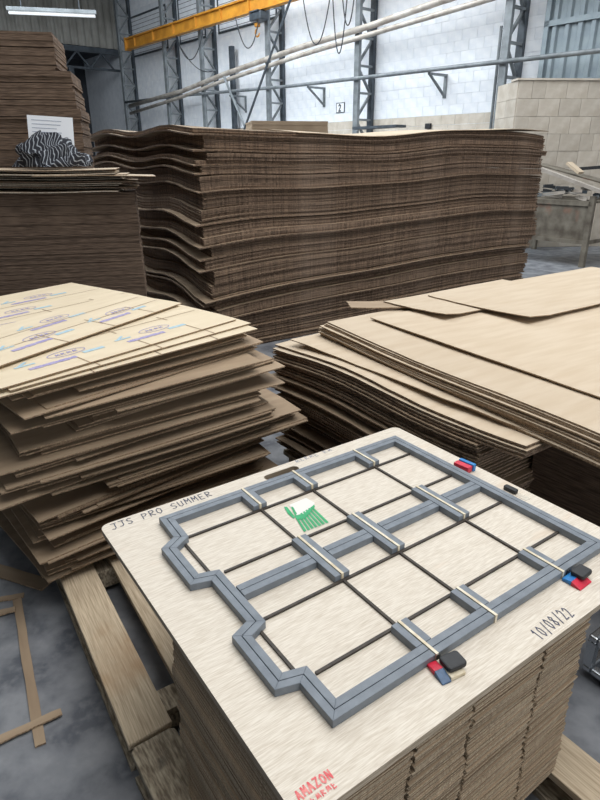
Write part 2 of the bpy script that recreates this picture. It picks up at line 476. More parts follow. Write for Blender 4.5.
# yellow runway beam, hoist and hook
be = empty('crane_beam', WL(-4, .85, 5.54), WANG)
g = MB(); g.box(0, 20.9, -.10, .10, 0, .05).box(0, 20.9, -.10, .10, .35, .40); g.build('beam_flanges', M_yellow, parent=be)
MB().box(0, 20.9, -.025, .025, .05, .35).build('beam_web', M_yellow, parent=be)
stf = MB().box(-.02, .02, -.09, .09, .05, .35).mesh('stiffener', M_yellow)
for i in range(14): obj('stiffener', stf, be, (.7 + i * 1.5, 0, 0))
MB().box(20.9, 20.96, -.12, .12, -.02, .42).build('end_plate', M_yellow, parent=be)
tag(be, 'long yellow overhead crane beam running along the white wall', 'crane beam')
ho = empty('hoist', WL(8.3, .85, 5.60), WANG)
MB().box(-.28, .28, -.16, .16, -.30, -.095).build('motor_housing', M_steeld, parent=ho, bevel=.03)
MB().box(-.2, .2, -.2, .2, -.094, -.063).build('trolley', M_steeld, parent=ho)
MB().tube([(.1, 0, -.30), (.1, 0, -.36)], .012).build('chain', M_steeld, parent=ho)
hb = MB().box(.03, .17, -.06, .06, -.44, -.34).build('hook_block', M_yellow, parent=ho, bevel=.02)
hk = [(.1, 0, -.44)] + [(.1 + .1 * math.sin(q) , 0, -.58 + .10 * math.cos(q)) for q in [i * .45 for i in range(0, 11)]]
MB().tube(hk, .022).build('hook', M_yellow, parent=hb, smooth=True)
tag(ho, 'dark chain hoist with a yellow hook hanging under the crane beam', 'hoist')

# pipes, rail and brackets on the wall
def wpipe(name, pts, r, m_, label, cat, group=None):
    o = MB().tube([WL(*p) for p in pts], r, 8).build(name, m_, smooth=True); tag(o, label, cat, group); return o
wpipe('wall_pipe', [(-3, .74, 5.05), (1.8, .74, 4.77), (3.9, .74, 4.60), (6.6, .74, 4.45), (10.5, .74, 4.14), (13.2, .74, 3.86), (17.5, .74, 3.63)], .075, M_galv,
      'upper pale pipe sloping along the wall columns', 'pipe', 'sloping pipes')
wpipe('wall_pipe', [(-3, .74, 4.85), (.9, .74, 4.59), (3.9, .74, 4.42), (6.6, .74, 4.26), (10.5, .74, 3.96), (13.2, .74, 3.68), (17.5, .74, 3.36)], .06, M_galv,
      'lower pale pipe sloping along the wall columns', 'pipe', 'sloping pipes')
wpipe('wall_rail', [(-4, .70, 3.40), (2.07, .70, 3.49), (7, .70, 3.55), (13.4, .70, 3.73), (18, .7, 3.8)], .045, M_steel,
      'thin level grey rail crossing the column fronts', 'rail')
for t, lb in ((6.4, 'small triangular steel bracket on the wall above the number plate'), (2.15, 'small triangular steel bracket on the wall left of the gate column'),
              (10.3, 'small triangular steel bracket on the wall below the crane hook')):
    e = empty('wall_bracket', WL(t, 0, 2.98 + .012 * t), WANG); zt = .45
    MB().box(-.03, .03, 0, .64, zt - .05, zt).build('arm', M_steel, parent=e)
    MB().bar((0, .03, 0), (0, .6, zt - .04), .05, .04).build('strut', M_steel, parent=e)
    MB().box(-.04, .04, 0, .03, -.05, zt).build('wall_plate', M_steel, parent=e)
    tag(e, lb, 'bracket', 'wall brackets')
# leaning ladder rail / conduit by the gate column
o = MB().tube([WL(.50, .45, 4.15), WL(.50, .45, 1.9)], .03, 6).build('conduit', M_steel); tag(o, 'thin vertical grey conduit left of the gate column', 'conduit')
for zz in (2.4, 3.1, 4.1): MB().bar(WL(.50, .45, zz), WL(.33, .45, zz), .03, .03).build('clamp', M_steel, parent=o)
# diagonal dark tie
o = MB().tube([WL(6.45, 1.12, 5.6), WL(9.07, 1.12, 2.2)], .035, 6).build('diagonal_tie', M_steeld); tag(o, 'dark diagonal steel tie rod in front of the white wall', 'tie rod')
o = MB().tube([WL(10.26, .85, 4.05), WL(8.95, .85, 2.2)], .04, 6).build('diagonal_tie', M_steel); tag(o, 'short grey diagonal tie below the sloping pipes', 'tie rod')
# hanging cables
def cable(a, b_, sag, r, label, n_=14):
    a = WL(*a); b_ = WL(*b_); pts = []
    for i in range(n_ + 1):
        f = i / n_; p = a.lerp(b_, f); p.z -= sag * 4 * f * (1 - f); pts.append(p)
    o = MB().tube(pts, r, 5).build('hanging_cable', M_blackc, smooth=True); tag(o, label, 'cable', 'cables hanging by the wall')
cable((6.3, .9, 5.6), (5.2, .9, 5.5), 1.15, .016, 'black cable hanging in a deep loop right of the hook column')
cable((5.16, .9, 5.6), (4.58, .9, 5.6), 1.5, .016, 'black cable in a long narrow loop mid wall')
cable((4.72, .98, 5.4), (4.25, .98, 5.4), .75, .016, 'short black cable loop near the top edge')
cable((9.3, .98, 5.5), (8.05, .98, 5.5), .85, .016, 'black cable swagging from the beam beside the hook')
cable((12.9, .98, 5.5), (11.1, .98, 5.5), .8, .016, 'black cable swagging between two far columns')
cable((12.6, .98, 5.1), (10.7, .98, 4.25), .25, .014, 'slack thin cable below the beam by the slim post')
# number plate and socket
e = empty('number_plate', WL(5.72, .0, 2.82), WANG)
MB().box(-.17, .17, 0, .015, 0, .26).build('plate', M_steeld, parent=e)
MB().box(-.145, .145, .014, .018, .02, .24).build('face', M_white, parent=e)
mb = strokes('2', 0, 0, .17, .14, thick=.2, slant=0, jit=0)
d = MB().add([(.07 - v[0], .0195, .045 + v[1]) for v in mb.v], [f for f in mb.f]); d.build('digit', M_black, parent=e)
tag(e, 'small dark bordered number plate reading 2 on the white wall', 'sign')
o = MB().box(-.08, .08, 0, .07, 0, .12).build('socket_box', M_black, loc=WL(2.55, 0, 2.31), rz=WANG, bevel=.01); tag(o, 'small black socket box low on the white wall', 'socket')
o = MB().box(-.75, .75, 0, .35, 0, .06).build('wall_shelf', M_steeld, loc=WL(3.5, .62, 2.33), rz=WANG); tag(o, 'dark narrow ledge at the foot of the mid column', 'shelf')

# ribbed metal gate high on the wall at right
gt = empty('door_1', WL(-.35, .18, 2.98), WANG + math.pi); struct(gt)   # local x to the right along the wall
gw, gh = 4.2, 3.2
MB().box(0, gw, -.02, 0, 0, gh).build('backing_sheet', M_gate, parent=gt)
rb = MB().prism([(0, -.02), (.03, -.07), (.11, -.07), (.14, -.02)], .08, gh - .08).mesh('rib', M_gate)
for i in range(15): obj('rib', rb, gt, (.14 + i * .26, 0, 0))
for nm, q in (('frame', (0, .10, -.1, .0, 0, gh)), ('frame', (0, gw, -.1, 0, 0, .09)), ('frame', (0, gw, -.1, 0, 1.05, 1.15)), ('frame', (0, gw, -.1, 0, gh - .1, gh))):
    MB().box(*q).build(nm, M_gate, parent=gt)

# beige block partition standing before the gate
PC = Vector((3.97, 12.0, 0)); pa = math.atan2(.07, 1.0)
pw = empty('wall_partition', PC, pa); struct(pw)
PH = 2.96
MB().box(.012, 2.15, .012, .25, 0, PH - .012).build('core', M_beigem, parent=pw)
sb = [MB().box(0, .394, -.012, .012, 0, .289).mesh('stone', M_beige), MB().box(0, .244, -.012, .012, 0, .289).mesh('stone', M_beige)]
for r_ in range(10):
    x = -.0
    while x < 1.75:
        s_ = 1 if (r_ % 2 and x == 0) or random.random() < .18 else 0
        obj('stone', sb[s_], pw, (x + .012, rnd(-.006, .004), .008 + r_ * .294)); x += .40 if s_ == 0 else .25
# return leg back to the white wall
rl = MB().box(0.005, .24, .25, .98, 0, PH - .02).build('return_leg', M_beigem, parent=pw)
st = MB().box(-.010, .012, 0, .47, 0, .289).mesh('stone', M_beige)
for r_ in range(10):
    for q in range(2): obj('stone', st, pw, (.0, .015 + q * .475, .008 + r_ * .294))
MB().box(-.04, 2.16, -.04, .27, PH - .012, PH + .02).build('coping', M_beige, parent=pw)

# =================================================================== BIG WAVY STACK
ws_e1 = math.atan2(.572, .82); WSC = Vector((-.835, 5.245, 0)); WSW, WSD = 4.74, 2.9
NS = 150; zb, zt = .004, 1.93
rg = random.Random(3)
def wave(s, d, lv):           # lv 0..1 from bottom to top
    a = -.19 * min(1, lv * 3.6) * math.exp(-(d / .62) ** 1.5) * math.exp(-s / .9) * (1 - .72 * lv)
    a += (.050 - .022 * lv) * math.sin(d * 3.6 - .6 + .6 * lv) * math.exp(-s / 2.2) * (1 - math.exp(-d / .25))
    a += (.012 + .05 * lv) * math.sin(s * 1.65 + 1.9) * (.35 + .65 * math.exp(-d / 1.5)) * .6
    a += .008 * math.sin(s * 4.1 + lv * 9) * lv
    return a
bund = 0; boff = (0, 0, 0, 0); left = 0
th = (zt - zb) / NS
for i in range(NS):
    lv = i / (NS - 1)
    if left <= 0:
        left = rg.choice((3, 5, 6, 7, 8, 9, 10)); boff = (rg.uniform(-.02, .10), rg.uniform(-.02, .025), rg.uniform(-.04, .04)); first = True
    ox, oy, ow = boff[0] + rg.uniform(-.006, .006), boff[1] + rg.uniform(-.008, .008), boff[2]
    if first and rg.random() < .55: ox = rg.uniform(-.07, -.02); oy -= rg.uniform(0, .03)     # a sheet that sticks out
    elif left == 1 and rg.random() < .6: ox += .12; oy += .05                                       # one that lies back
    first = False; left -= 1
    wid = WSW + ow - (.10 * (1 - lv) if lv < .35 else 0)
    zf = lambda x, y, lv=lv: wave(max(x, 0), max(y, 0), lv)
    tt = th * (.96 if rg.random() < .7 else .72)
    me = sheet_mesh('cardboard_sheet', ox, wid + ox * .3 + rg.uniform(-.02, .02), oy, WSD, tt, 20, 13, zf, (M_kraftb, M_edgeb), jag=.004, seed=i)
    o = obj('cardboard_sheet', me, None, WSC + Vector((0, 0, zb + i * th)), ws_e1)
    tag(o, 'brown wavy cardboard sheet inside the huge stack in the middle', 'cardboard', 'sheets of the huge wavy stack')
# bowed pale sheet lying on top
zf = lambda x, y: wave(x, max(y, 0), 1.0) + .010 + .055 * max(0, (x - 2.6) / 2.1) ** 2 - .02 * math.exp(-y / .4)
me = sheet_mesh('cardboard_sheet', 1.0, 4.74, -.02, 2.6, .006, 22, 10, zf, (M_kraft, M_edge))
o = obj('cardboard_sheet', me, None, WSC + Vector((0, 0, zt + .002)), ws_e1)
tag(o, 'pale bowed cardboard sheet lying on top of the huge wavy stack', 'cardboard')
# low bundle seen over the stack
bo = MB()
for i in range(9): bo.box(rnd(-.01, .01), 1.5 + rnd(-.01, .01), rnd(-.01, .01), 1, i * .035, i * .035 + .032)
o = bo.build('far_cardboard_stack', M_kraftb, loc=(-.9, 12.5, 2.02), rz=.2)
sp_ = MB().box(0, 1.5, 0, 1, 0, 2.02).build('lower_layers', M_stackl, parent=o, loc=(0, 0, -2.02))
tag(o, 'tan cardboard stack peeking up behind the huge wavy stack', 'cardboard stack', kind='stuff')
# plain pallets
def pallet(name, loc, rz, L_, D_, planks, pw_, h, label, mt=M_wood, bearers=3):
    e = empty(name, loc, rz)
    for x in planks: MB().box(x, x + pw_, 0, D_, h - .024, h).build('plank', mt, parent=e, bevel=.003)
    for i in range(bearers):
        y = .0 if i == 0 else D_ - .1 if i == bearers - 1 else (D_ - .1) * i / (bearers - 1)
        MB().box(planks[0] + .01, planks[-1] + pw_ - .01, y + .005, y + .095, .022, h - .025).build('bearer', mt, parent=e)
    for x in (planks[0], planks[-1]): MB().box(x, x + pw_, 0, D_, 0, .021).build('skid', mt, parent=e)
    tag(e, label, 'pallet'); return e

# =================================================================== LEFT STACKS
def layered(w_, d_, h_, n_, jx, jy, steps=None, seed=1):
    b = MB(); rg = random.Random(seed); t = h_ / n_; ox = 0; oy = 0
    for i in range(n_):
        if i % rg.choice((5, 6, 7)) == 0: ox = rg.uniform(-jx, jx); oy = rg.uniform(-jy, jy)
        s_ = steps(i / n_) if steps else 0
        b.box(0, w_ + s_ + ox + rg.uniform(-.004, .004), oy + rg.uniform(-.004, .004), d_, i * t, i * t + t * (.93 if i % 6 else .7))
    return b
# tall one at the back
tl = layered(1.6, .62, 2.46, 120, .012, .012, lambda f: (-.13 if f > .885 else -.02 if f > .78 else .0 + .03 * (1 - f)), 5)
o = tl.build('tall_cardboard_stack', M_stackl, loc=(-3.36, 5.02, .14), rz=R(12))
tag(o, 'tall dark brown stack of cardboard at the left edge', 'cardboard stack', kind='stuff')
pallet('pallet', (-3.36, 5.02, 0), R(12), 1.6, .62, [.0, .5, 1.0, 1.5], .1, .14, 'pallet below the tall cardboard stack at left')
# mid stack
MSL = Vector((-2.192, 4.588, 0)); MSR = Vector((-1.262, 4.80, 0)); ma = math.atan2(MSR.y - MSL.y, MSR.x - MSL.x)
ex = Vector((math.cos(ma), math.sin(ma), 0)); ey = Vector((-ex.y, ex.x, 0))
MO = MSR - ex * 1.5
mdl = layered(1.5, .40, 1.32, 110, .006, .006, lambda f: .0, 8)
o = mdl.build('cardboard_block_stack', M_stackl, loc=MO + Vector((0, -.0, .13)) - ey * .0, rz=ma)
tag(o, 'squared brown stack of cardboard under the dark loose sheets at left', 'cardboard stack', kind='stuff')
pallet('pallet', MO, ma, 1.5, .4, [.0, .45, .95, 1.4], .1, .13, 'pallet below the squared cardboard stack at left')
# loose dark sheets on the mid stack
rg = random.Random(11); zc = 1.453
for i in range(13):
    L_ = 1.42 + rg.uniform(-.05, .04); x0 = rg.uniform(-.03, .03)
    if i in (3, 6): L_ = 1.52
    am = rg.uniform(.004, .012); ph = rg.uniform(0, 6)
    yr = rg.uniform(-.12, .05) + (-.03 if i > 8 else 0)
    zf = lambda x, y, am=am, ph=ph, i=i: .006 * math.sin(x * 4 + ph * .2) + (-.05 * max(0, x - 1.28) ** 1.0 if i < 7 else .0) - .02 * max(0, -y)
    me = sheet_mesh('cardboard_sheet', x0, L_, yr, .42, .006, 14, 4, zf, (M_kraft if i > 8 else M_kraftb, M_edgew if i % 3 else M_edgeg), seed=i)
    o = obj('cardboard_sheet', me, None, MO + Vector((0, 0, zc)), ma + rg.uniform(-.025, .025)); zc += .0135
    tag(o, 'thin loose cardboard sheet on the squared stack below the striped rag', 'cardboard', 'loose sheets under the rag')
zf = lambda x, y: -.0 - .03 * max(0, x - 1.3)
me = sheet_mesh('cardboard_sheet', .8, 1.66, -.22, .2, .005, 14, 4, zf, (M_kraft, M_edge))
o = obj('cardboard_sheet', me, None, MO + Vector((0, 0, zc - .055)), ma + .05)
tag(o, 'pale cardboard sheet jutting furthest right under the striped rag', 'cardboard')
# crumpled striped rag
def rag():
    nu, nv = 64, 26; vs = []; fs = []; uv = []
    for j in range(nv + 1):
        v = j / nv
        for i in range(nu):
            th_ = 2 * math.pi * i / nu; r0 = .24 * (1 - v ** 2.2) ** .5 if v < 1 else 0
            f = .18 * math.sin(3 * th_ + 5 * v) + .10 * math.sin(7 * th_ - 9 * v + 1)
            r0 *= (1 + f * (1 - v * .5)) * (1.0 + .25 * (1 - v) ** 2)
            x = r0 * math.cos(th_) * .84; y = r0 * math.sin(th_) * .62
            zz = .20 * v ** .9 * (1 + .12 * math.sin(2 * th_ + 1)) + (.02 * math.sin(9 * th_ + 14 * v) + .03 * math.sin(4 * th_ - 11 * v)) * (1 - v) * (v > 0) * 1.0
            nn = noise.noise(Vector((x * 9, y * 9, zz * 12))) * .05 + abs(noise.noise(Vector((x * 17 + 5, y * 17, zz * 20)))) * .03
            vs.append((x + nn, y + nn * .6, max(0.0, zz + nn * (v > .02)))); uv.append((x * 3.4 + zz * 1.6, zz * 2.4 + y * 2))
    for j in range(nv):
        for i in range(nu):
            fs.append((j * nu + i, j * nu + (i + 1) % nu, (j + 1) * nu + (i + 1) % nu, (j + 1) * nu + i))
    fs.append(tuple(range(nu))[::-1])
    b = MB().add(vs, fs); me = b.mesh('striped_rag', M_cloth); me.polygons.foreach_set('use_smooth', [True] * len(me.polygons))
    ul = me.uv_layers.new(name='UVMap')
    for lp in me.loops: ul.data[lp.index].uv = uv[lp.vertex_index]
    return me
rg_o = obj('striped_rag', rag(), None, MO + ex * .90 + ey * .12 + Vector((0, 0, zc + .006)), ma)
tag(rg_o, 'crumpled black and white striped rag on the loose sheets at left', 'rag')
pe = empty('paper_sheet', MO + ex * .735 + ey * .34 + Vector((0, 0, zc + .115)), (R(-8), R(3), ma))
MB().box(0, .33, 0, .003, 0, .26).build('sheet', M_white, parent=pe)
ln = MB()
for i in range(8): ln.box(.03, .03 + rnd(.15, .27), -.0015, 0, .03 + i * .028, .034 + i * .028)
ln.build('printed_lines', M_line, parent=pe)
tag(pe, 'white printed paper standing upright behind the striped rag', 'paper')
# white box atop the tall stack
o = MB().box(0, .45, 0, .3, 0, .11).build('white_box', M_white, loc=(-2.92, 5.25, 2.60), rz=R(12), bevel=.01); tag(o, 'white box lying on top of the tall left stack', 'box')

# fluorescent lamp
_l0, _l1 = cap_pt(7, 11, 15.0), cap_pt(82, 15, 15.35)
fe = empty('strip_lamp', (_l0.x, _l0.y, _l0.z - .05), math.atan2(_l1.y - _l0.y, _l1.x - _l0.x))
MB().box(0, 1.85, -.07, .07, .06, .13).build('housing', M_steel, parent=fe)
MB().tube([(.03, 0, .03), (1.82, 0, .03)], .035, 8).build('tube', M_lamp, parent=fe, smooth=True)
for x in (.3, 1.5): MB().tube([(x, 0, .13), (x, 0, 4.2)], .01, 5).build('hanger', M_steeld, parent=fe)
tag(fe, 'white fluorescent strip lamp hanging at the top left', 'lamp')

# =================================================================== LOOSE PILE ON THE LEFT PALLET
rg = random.Random(21)
LP0 = Vector((-1.0, 1.86, 0)); NL = 84; LZ0, LZ1 = .142, .955; dz = (LZ1 - LZ0) / NL
zc_ = LZ0 + .014; left = 0; lay = 0
while zc_ < LZ1 - .004:
    f = (zc_ - LZ0) / (LZ1 - LZ0)
    if left <= 0:
        left = rg.choice((1, 1, 1, 2, 2, 3)); zc_ += rg.uniform(.003, .008)
        ang0 = 40 + rg.uniform(-4.5, 4.5) + 8 * max(0, f - .72) / .28
        sh0 = rg.uniform(-.06, .06)
        if rg.random() < .55: sh0 = rg.uniform(.06, .44) * (1.1 if f < .5 else .75)
        if .38 < f < .8: sh0 -= .06
        nr0 = rg.uniform(-.05, .05)
        end0 = 1.08 + rg.uniform(-.10, .06) + (.20 if .40 < f < .53 and rg.random() < .7 else 0) + (.05 if f > .7 else 0)
        b1 = rg.uniform(-.007, .007); cv = rg.uniform(-.005, .005)
    left -= 1
    ang = R(ang0 + rg.uniform(-.5, .5)); sh = sh0 + (rg.uniform(-.02, .02) if rg.random() < .6 else rg.uniform(.03, .16))
    d_ = Vector((math.cos(ang), math.sin(ang), 0)); nrm = Vector((-d_.y, d_.x, 0))
    c = LP0 + d_ * sh + nrm * (nr0 + rg.uniform(-.012, .012))
    L_ = end0 - sh + rg.uniform(-.02, .02); D_ = rg.uniform(.85, 1.15)
    zf = lambda x, y, b1=b1, cv=cv: -.014 * max(0, 1 - y / .25) ** 2 + cv * math.sin(x * 3.1) + b1 * (x - .5) * .5
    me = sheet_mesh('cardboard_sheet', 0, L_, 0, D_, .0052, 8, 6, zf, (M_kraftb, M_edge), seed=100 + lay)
    o = obj('cardboard_sheet', me, None, c + Vector((0, 0, zc_)), ang); lay += 1; zc_ += .0056
    tag(o, 'loose brown cardboard sheet in the ragged pile on the left pallet', 'cardboard', 'sheets of the ragged left pile')

def zplane(u, v, z):
    d = fw + rt * ((u - 300) / FPX) - up * ((v - 400) / FPX); k = (z - CAMZ) / d.z
    return Vector((d.x * k, d.y * k, z))
def printed_sheet(corner, ang, L_, D_, z, label, rows, mat_=M_print):
    zf = lambda x, y: -.008 * max(0, 1 - y / .3) ** 2
    e = empty('printed_sheet', (corner[0], corner[1], z), ang)
    bd = obj('board', sheet_mesh('board', 0, L_, 0, D_, .005, 10, 8, zf, (mat_, M_edge)), e)
    fold = MB(); rgg = random.Random(int(L_ * 1000))
    zt_ = lambda x, y: zf(x, y) + .0062
    def ribbon(mb, pts, w_):
        for a_, b_ in zip(pts, pts[1:]):
            d = Vector((b_[0] - a_[0], b_[1] - a_[1])); d.normalize(); s_ = Vector((-d.y, d.x)) * w_ / 2
            q = [(a_[0] - s_.x, a_[1] - s_.y), (b_[0] - s_.x, b_[1] - s_.y), (b_[0] + s_.x, b_[1] + s_.y), (a_[0] + s_.x, a_[1] + s_.y)]
            mb.add([(x, y, zt_(x, y)) for x, y in q], [(0, 1, 2, 3)])
    for (x, y) in rows:
        if not (.08 < x < L_ - .38 and .03 < y < D_ - .12): continue
        P = MB()
        for q in range(11): ribbon(P, [(x + q * .0175, y), (x + q * .0175 + .0176, y)], .024 if q % 3 else .019)
        P.build('violet_bar', M_purple, parent=bd)
        cx, cy = x + .19, y + .066; P = MB()
        ribbon(P, [(cx + .080 * math.cos(t_ * .35), cy + .030 * math.sin(t_ * .35)) for t_ in range(19)], .004)
        strokes('~^~~', cx - .05, cy - .012, .024, .10, thick=.16, zf=zt_, mb=P, seed=3)
        P.build('oval_badge', M_purple, parent=bd)
        P = MB(); ribbon(P, [(x + .235, y + .022), (x + .33, y + .022)], .022); P.build('light_blue_bar', M_blue, parent=bd)
        P = MB(); ribbon(P, [(x - .03, cy - .018), (x + .05, cy - .018)], .012); ribbon(P, [(x - .01, cy - .012), (x + .03, cy + .016)], .012); P.build('light_blue_mark', M_blue, parent=bd)
    # crease lines
    for yy in (D_ * .33, D_ * .62): ribbon(fold, [(.02, yy), (L_ * .35, yy + .004), (L_ * .7, yy), (L_ - .02, yy)], .004)
    for xx in (L_ * .3, L_ * .55, L_ * .8): ribbon(fold, [(xx, .0), (xx, .10)], .006); ribbon(fold, [(xx, D_ * .33 - .04), (xx, D_ * .33 + .04)], .006)
    fold.build('crease_lines', M_edge, parent=bd)
    tag(e, label, 'cardboard', 'printed sheets on the left pile'); return e
ROWS = [(x + (.2 if j % 2 else 0), y) for j, y in enumerate((.09, .30, .51, .72, .93)) for x in (-.25, .15, .58)]
zz = LZ1 + .016
# lower printed ones first
def side(cx, cy, ang, L_, back=0): return Vector((cx, cy)) - Vector((math.cos(R(ang)), math.sin(R(ang)))) * back
printed_sheet((-1.00, 1.80), R(46), 1.16, .95, zz, 'printed cardboard sheet lowest of those topping the left pile', []); zz += .011
printed_sheet((-.97, 1.84), R(49), 1.13, .90, zz, 'printed cardboard sheet with a bare front strip topping the left pile', [(.5, .3), (.15, .5)]); zz += .011
printed_sheet((-.995, 1.83), R(52), 1.13, .80, zz, 'printed cardboard sheet with violet lettering jutting right on the left pile', ROWS); zz += .011
printed_sheet((-1.377, 2.19), R(55), 1.10, .75, zz, 'printed cardboard sheet whose back corner stands highest on the left pile', ROWS); zz += .011
printed_sheet((-1.074, 1.997), R(64), 1.08, .43, zz, 'topmost narrow printed cardboard sheet turned askew on the left pile', [(.13, .09), (.60, .09), (.36, .25)]); zz += .011

# =================================================================== PALLETS UNDER THE FRONT
def ab_pallet(planks, pwid, b0, b1, h, label, mats, bearers, skew=0):
    e = empty('pallet', AB(planks[0], b1, 0), YAW)          # local x = a, local y = -b
    D_ = b1 - b0
    for i, a in enumerate(planks):
        y0 = skew * (a - planks[0])
        MB().prism([(a - planks[0], y0), (a - planks[0] + pwid, y0 + skew * pwid), (a - planks[0] + pwid, D_ - .012), (a - planks[0] + pwid - .012, D_), (a - planks[0] + .012, D_), (a - planks[0], D_ - .012)],
                   h - .026, h).build('plank', mats[i % len(mats)], parent=e, bevel=.003)
    for y in bearers: MB().box(.01, planks[-1] - planks[0] + pwid - .01, y, y + .09, .024, h - .0265).build('bearer', M_woodw, parent=e, bevel=.003)
    for a in (planks[0], planks[-1]): MB().box(a - planks[0] + .0, a - planks[0] + pwid, .012 + skew * (a - planks[0] + pwid), D_ - .01, 0, .0235).build('skid', M_woodw, parent=e)
    tag(e, label, 'pallet'); return e
_p = ab_pallet([.275, .475, .90, 1.21], .135, -3.15, -1.262, .135, 'light wooden pallet carrying the ragged left cardboard pile', [M_wood], [.07, .85, 1.75], .045); _p.rotation_euler.z = YAW - .040
ab_pallet([.275, .60, .90, 1.198], .135, -1.250, -.12, .130, 'weathered wooden pallet below the stack of slotted box blanks', [M_woodw, M_wood, M_wood, M_wood], [.02, .50, 1.02])

# =================================================================== SLOTTED BOX BLANKS UNDER THE BOARD
BZ0, BZ1 = .1305, .681; NB = 128; bt = (BZ1 - BZ0) / NB
def blank_mesh(seed):
    rg = random.Random(seed); a0, a1 = .357 - .78, 1.208 - .78; cuts = [.614 - .78, .787 - .78, 1.025 - .78]
    sw = .006; dp = .115; D_ = .52
    pts = [(a0, 0)]
    for c_ in cuts:
        j = rg.uniform(-.005, .005); w_ = sw * rg.uniform(.6, 1.3)
        pts += [(c_ + j - w_, 0), (c_ + j - w_, dp), (c_ + j + w_, dp), (c_ + j + w_, 0)]
    pts += [(a1, 0), (a1, D_), (a0, D_)]
    b = MB()
    # flaps and body as boxes of one outline
    n = len(pts); vs = [(p[0], p[1] + (rg.uniform(-.003, .003) if p[1] == 0 else 0), 0) for p in pts]; vs += [(v[0], v[1], bt * .90) for v in vs]
    fs = [tuple(range(n))[::-1], tuple(range(n, 2 * n))] + [(i, (i + 1) % n, n + (i + 1) % n, n + i) for i in range(n)]
    b.add(vs, fs, [0, 0] + [1] * n)
    return b.mesh('box_blank', M_kraftb, M_blank_e)
bm_ = [blank_mesh(s) for s in range(10)]
rg = random.Random(5); drift = 0; ddr = 0
for i in range(NB):
    if i % 9 == 0: ddr = rg.uniform(-.006, .006); dy = rg.uniform(-.004, .004)
    p = AB(.78 + ddr + rg.uniform(-.002, .002), -.512 - abs(dy) + rg.uniform(-.0025, .0025), BZ0 + i * bt)
    o = obj('box_blank', bm_[rg.randrange(10)], None, p, YAW + rg.uniform(-.003, .003))
    tag(o, 'slotted brown box blank in the neat stack under the plywood board', 'cardboard', 'box blanks under the board')
bk = MB()
for i in range(70): bk.box(rnd(-.004, .004), .46 + rnd(-.004, .004), rnd(-.004, .004), .42, i * .00786, i * .00786 + .0074)
o = bk.build('rear_blank_stack', M_stackl, loc=AB(1.02, -1.06, BZ0), rz=YAW); tag(o, 'hidden brown cardboard stack propping the far side of the board', 'cardboard stack', kind='stuff')

# =================================================================== TEMPLATE BOARD
TB = empty('template_board', AB(.947, -1.02, .682), YAW)
la = lambda a: a - .947
lb = lambda b: -(b + 1.02)
BT = .018
bm = bmesh.new()
def loop(pts):
    vs = [bm.verts.new((p[0], p[1], BT)) for p in pts]
    return [bm.edges.new((vs[i], vs[(i + 1) % len(vs)])) for i in range(len(vs))]
def rrect(x0, x1, y0, y1, r, n=6):
    P = []
    for cx, cy, s in ((x1 - r, y1 - r, 0), (x0 + r, y1 - r, 90), (x0 + r, y0 + r, 180), (x1 - r, y0 + r, 270)):
        for i in range(n + 1): a = R(s + 90 * i / n); P.append((cx + r * math.cos(a), cy + r * math.sin(a)))
    return P
E_ = loop(rrect(la(.354), la(1.541), lb(-.507), lb(-1.533), .026))
E_ += loop(rrect(la(.895), la(1.032), lb(-1.468), lb(-1.502), .0169))
bmesh.ops.triangle_fill(bm, edges=E_, use_beauty=True, normal=(0, 0, 1))
bmesh.ops.recalc_face_normals(bm, faces=bm.faces)
r_ = bmesh.ops.extrude_face_region(bm, geom=bm.faces[:])
for v in [g for g in r_['geom'] if isinstance(g, bmesh.types.BMVert)]: v.co.z = 0
bmesh.ops.recalc_face_normals(bm, faces=bm.faces)
me = bpy.data.meshes.new('plywood'); bm.to_mesh(me); bm.free()
me.materials.append(M_ply); me.materials.append(M_plye)
for p in me.polygons: p.material_index = 0 if abs(p.normal.z) > .5 else 1
obj('plywood', me, TB)
FH = .021; F0, F1 = BT + .0002, BT + FH
M1, M2, M3 = .784, .980, 1.246
L1, L2, L3, L4 = -1.327, -1.133, -.930, -.735
OUT = [(1.452, -.615), (.503, -.615), (.503, -.722), (.452, -.737), (.452, -.912), (.501, -.932), (.501, -1.104), (.450, -1.120), (.450, -1.300), (.499, -1.330), (.503, -1.443), (1.452, -1.444)]
def offset(poly, d):
    n = len(poly); res = []
    for i in range(n):
        p0, p1, p2 = Vector(poly[i - 1]), Vector(poly[i]), Vector(poly[(i + 1) % n])
        e1 = (p1 - p0).normalized(); e2 = (p2 - p1).normalized(); n1 = Vector((-e1.y, e1.x)); n2 = Vector((-e2.y, e2.x))
        bsc = (n1 + n2).normalized(); res.append(p1 + bsc * d / max(.3, bsc.dot(n1)))
    return res
ctr = Vector((.95, -1.03))
sgn = 1 if (Vector(offset(OUT, .02)[0]) - ctr).length < (Vector(OUT[0]) - ctr).length else -1
rings = [offset(OUT, sgn * x) for x in (0, .0176, .0190, .037)]
def strip(quad, nm='frame_strip', mt=M_grey, z1=F1, bev=.0012):
    MB().prism([(la(p[0]), lb(p[1])) for p in quad], F0, z1).build(nm, mt, parent=TB, bevel=bev)
SP = [M1, M2, M3]
